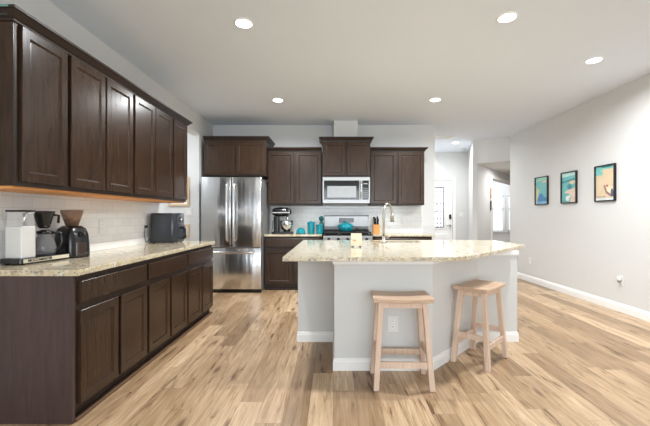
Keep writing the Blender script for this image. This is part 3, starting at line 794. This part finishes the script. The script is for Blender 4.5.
poster(5.31, 5.67, 'black framed aqua and pink beach print, middle of the three on the right wall',
       [([(0, .86), (1, .9), (1, 1), (0, 1)], srgb(190, 225, 220)), ([(0, .72), (1, .8), (1, .74), (0, .66)], DSEA), (blob(.75, .66, .25, .06, seed=5), TAN), (blob(.55, .52, .18, .09, seed=6), DSEA),
        ([(.2, .36), (.45, .42), (.7, .44), (1, .5), (1, 0), (.6, 0), (.65, .22), (.45, .3), (.2, .32)], PINK), ([(.3, .2), (.62, .24), (.5, .05), (.28, .04)], WHT)] + caption(.03, 4, 8), SEA)
poster(4.583, 4.94, 'black framed sandy beach print, rightmost of the three on the right wall',
       [([(0, 1), (1, 1), (1, .93), (.7, .90), (.45, .92), (.3, .86), (.4, .80), (.3, .73), (.1, .76), (0, .72)], srgb(120, 195, 190)), ([(.3, 1), (1, 1), (1, .96), (.4, .95)], srgb(70, 140, 140)),
        (blob(.78, .30, .24, .12, seed=9), srgb(235, 215, 190)), ([(.42, .42), (.5, .46), (.62, .26), (.86, .14), (.8, .1), (.55, .2)], srgb(150, 115, 110)), (blob(.62, .42, .06, .03, seed=10), srgb(170, 95, 85)),
        (blob(.88, .2, .09, .12, seed=12), srgb(90, 95, 120)), ([(0, 0), (1, 0), (1, .06), (0, .06)], srgb(215, 225, 225))] + caption(.09, 6, 11), srgb(218, 197, 165))

# narrow wall art in the hall
for z0, z1, lab in ((1.62, 1.86, 'upper narrow wooden wall piece beside the hall doorway'), (1.33, 1.56, 'lower narrow dark wooden wall piece beside the hall doorway')):
    p = A + D*0.335 - nn*.1; t = thing('wall_plaque', lab, 'wall decor', (p.x, p.y, z0), math.atan2(D.y, D.x), 'narrow wall pieces in the hall')
    box('backing', M_lightwood if z0 > 1.5 else M_esp, t, -.035, .015, -.012, .004, 0, z1-z0, bev=.002)
    box('inset', M_stoolseat if z0 > 1.5 else M_slot, t, -.028, .008, -.016, -.012, .02, z1-z0-.02)

# picture on the passage wall
t = thing('framed_picture', 'pale wood framed picture on the side passage wall past the left cabinets', 'picture', (-2.455, 5.759, 1.36))
m = MB(); f = .03; w, h = .33, .46
m.box(-w/2, w/2, -.02, 0, 0, f, bev=.002); m.box(-w/2, w/2, -.02, 0, h-f, h, bev=.002); m.box(-w/2, -w/2+f, -.02, 0, f, h-f); m.box(w/2-f, w/2, -.02, 0, f, h-f); m.build('frame', M_lightwood, t)
box('print', M_matwhite, t, -w/2+f, w/2-f, -.008, 0, f, h-f)
t = thing('framed_picture', 'small light wood frame partly hidden behind the air fryer', 'picture', (-2.40, 5.759, .86))
m = MB(); w, h = .22, .21; f = .025
m.box(-w/2, w/2, -.02, 0, 0, f); m.box(-w/2, w/2, -.02, 0, h-f, h); m.box(-w/2, -w/2+f, -.02, 0, f, h-f); m.box(w/2-f, w/2, -.02, 0, f, h-f); m.build('frame', M_lightwood, t)
box('print', M_matwhite, t, -w/2+f, w/2-f, -.008, 0, f, h-f)

# ---------------------------------------------------------------- left counter appliances
# coffee maker: local x along the length (to the far end), -y faces the room
t = thing('coffee_maker', 'silver and black drip coffee maker with glass carafe on the left counter', 'coffee maker', (-2.025, 2.455, CT+.0005), R90 - math.radians(6))
m = MB(); m.vbox(-.18, .19, -.085, .075, .008, .040, .02, 4, .003); 
for fx in (-.15, .16):
    for fy in (-.06, .05): m.lathe([(0, 0), (.014, 0), (.014, .009), (0, .009)], 12, c=(fx, fy))
m.build('base', M_black, t)
box('base_strip', plain('brushed_cream_metal', (.72, .66, .52, 1), .3, .4), t, -.165, .18, -.0875, -.084, .012, .036)
fc = bpy.data.curves.new('lettering', 'FONT'); fc.body = 'MOCCAMASTER'; fc.size = .024; fc.offset = .0007; fc.extrude = .0006; fc.align_y = 'CENTER'; fc.materials.append(M_black)
ftmp = bpy.data.objects.new('lettering_curve', fc); col.objects.link(ftmp)
fme = bpy.data.meshes.new_from_object(ftmp.evaluated_get(bpy.context.evaluated_depsgraph_get())); bpy.data.objects.remove(ftmp)
fo = bpy.data.objects.new('lettering', fme); col.objects.link(fo); fo.parent = t; fo.location = (-.135, -.0882, .024); fo.rotation_euler = (PI/2, 0, 0)
m = MB(); m.box(-.155, -.055, -.06, .055, .040, .245, bev=.004); m.build('body', M_silver, t)
m = MB(); m.box(-.15, -.06, -.055, .05, .245, .338, bev=.003); m.build('reservoir', M_glass, t)
m = MB(); m.box(-.156, -.054, -.06, .055, .338, .350, bev=.003); m.build('reservoir_lid', M_black, t)
m = MB(); m.tube([(-.075, 0, .245), (-.075, 0, .325), (-.02, 0, .337), (.06, 0, .335)], .011, 10); m.build('water_tube', M_chrome, t)
m = MB(); m.lathe([(0, .225), (.025, .225), (.035, .235), (.060, .33), (.064, .335), (.064, .345), (0, .347)], 24, c=(.065, 0)); m.build('filter_basket', M_black, t)
m = MB(); m.tube([(.12, -.02, .32), (.155, -.03, .315), (.15, -.03, .26)], .009, 8); m.build('basket_handle', M_black, t)
m = MB(); m.lathe([(0, .042), (.055, .042), (.066, .055), (.070, .09), (.055, .15), (.040, .175), (.042, .19), (.038, .19), (.036, .175), (.052, .148), (.066, .09), (.06, .05), (0, .046)], 28, c=(.07, 0)); m.build('carafe', M_carafe, t)
m = MB(); m.lathe([(0, .188), (.045, .188), (.045, .205), (.02, .215), (0, .216)], 24, c=(.07, 0)); m.build('carafe_lid', M_black, t)
m = MB(); m.tube([(.105, -.02, .195), (.15, -.045, .19), (.162, -.05, .13), (.14, -.04, .075), (.125, -.03, .07)], [.009, .011, .010, .008, .007], 8); m.build('carafe_handle', M_black, t)
m = MB(); m.lathe([(0, .040), (.06, .040), (.06, .0425), (0, .0425)], 24, c=(.07, 0)); m.build('hot_plate', M_iron, t)

t = thing('coffee_grinder', 'black coffee grinder with smoked bean hopper beside the coffee maker', 'coffee grinder', (-1.985, 2.745, CT+.0005), math.radians(72))
m = MB()
sec = [(0, .088, .098), (.02, .090, .100), (.10, .088, .098), (.17, .083, .092), (.215, .072, .078), (.238, .048, .050)]
b = bmesh.new(); rr = []
for z, a, d_ in sec:
    ring = []
    for k in range(32):
        an = 2*PI*k/32; c_, s_ = math.cos(an), math.sin(an)
        e = 4.5; ring.append(b.verts.new((a*math.copysign(abs(c_)**(2/e), c_), d_*math.copysign(abs(s_)**(2/e), s_), z)))
    rr.append(ring)
for r0, r1 in zip(rr, rr[1:]):
    for k in range(32): f_ = b.faces.new([r0[k], r0[(k+1) % 32], r1[(k+1) % 32], r1[k]]); f_.smooth = True
b.faces.new(rr[0][::-1]); b.faces.new(rr[-1]); m.merge(b); m.build('body', M_black, t)
m = MB(); m.vbox(-.045, .045, -.108, -.06, .012, .115, .02, 5, .004); m.build('grounds_bin', glassy('smoked_bin', (.05, .035, .03, 1), .1, .9), t)
m = MB(); m.tube([(0, -.085, .175), (0, -.104, .172)], .018, 16); m.build('dial', M_black, t)
m = MB(); m.lathe([(.036, .236), (.042, .24), (.072, .335), (.074, .352), (.070, .352), (.068, .335), (.038, .245)], 32); m.build('hopper', M_smoke, t)
m = MB(); m.lathe([(0, .238), (.036, .24), (.056, .292), (0, .300)], 24); m.build('coffee_beans', M_coffee, t)
m = MB(); m.lathe([(0, .352), (.075, .352), (.073, .358), (0, .360)], 32); m.build('hopper_lid', M_smoke, t)

t = thing('air_fryer', 'black basket air fryer at the far end of the left counter', 'air fryer', (-1.945, 4.24, CT+.0005), R90)
m = MB(); m.vbox(-.135, .155, -.15, .15, .008, .345, .05, 8, .016)
for fx in (-.10, .12):
    for fy in (-.11, .11): m.lathe([(0, 0), (.015, 0), (.015, .012), (0, .012)], 12, c=(fx, fy))
smooth_angle(m.build('body', M_fryer, t), 40)
m = MB(); m.vbox(-.105, .125, -.160, -.13, .03, .20, .012, 4, .004); m.build('basket', M_fryer, t)
m = MB(); m.tube([(.01, -.155, .175), (.01, -.20, .17), (.01, -.205, .06), (.01, -.175, .05)], .016, 10); m.build('handle', M_black, t)
m = MB(); m.box(-.08, .10, -.154, -.148, .235, .31, bev=.003); m.build('control_panel', M_blackg, t)
m = MB(); m.lathe([(0, 0), (.022, 0), (.022, .014), (0, .016)], 16, M=Matrix.Translation((.01, -.153, .27)) @ Matrix.Rotation(PI/2, 4, 'X')); m.build('dial', M_chrome, t)
m = MB(); m.tube([(-.05, .15, .06), (-.12, .16, .04), (-.165, .165, .012), (-.19, .17, .08), (-.165, .175, .19)], .004, 6); m.box(-.18, -.145, .155, .178, .178, .205, bev=.003); m.build('power_cord', M_black, t)
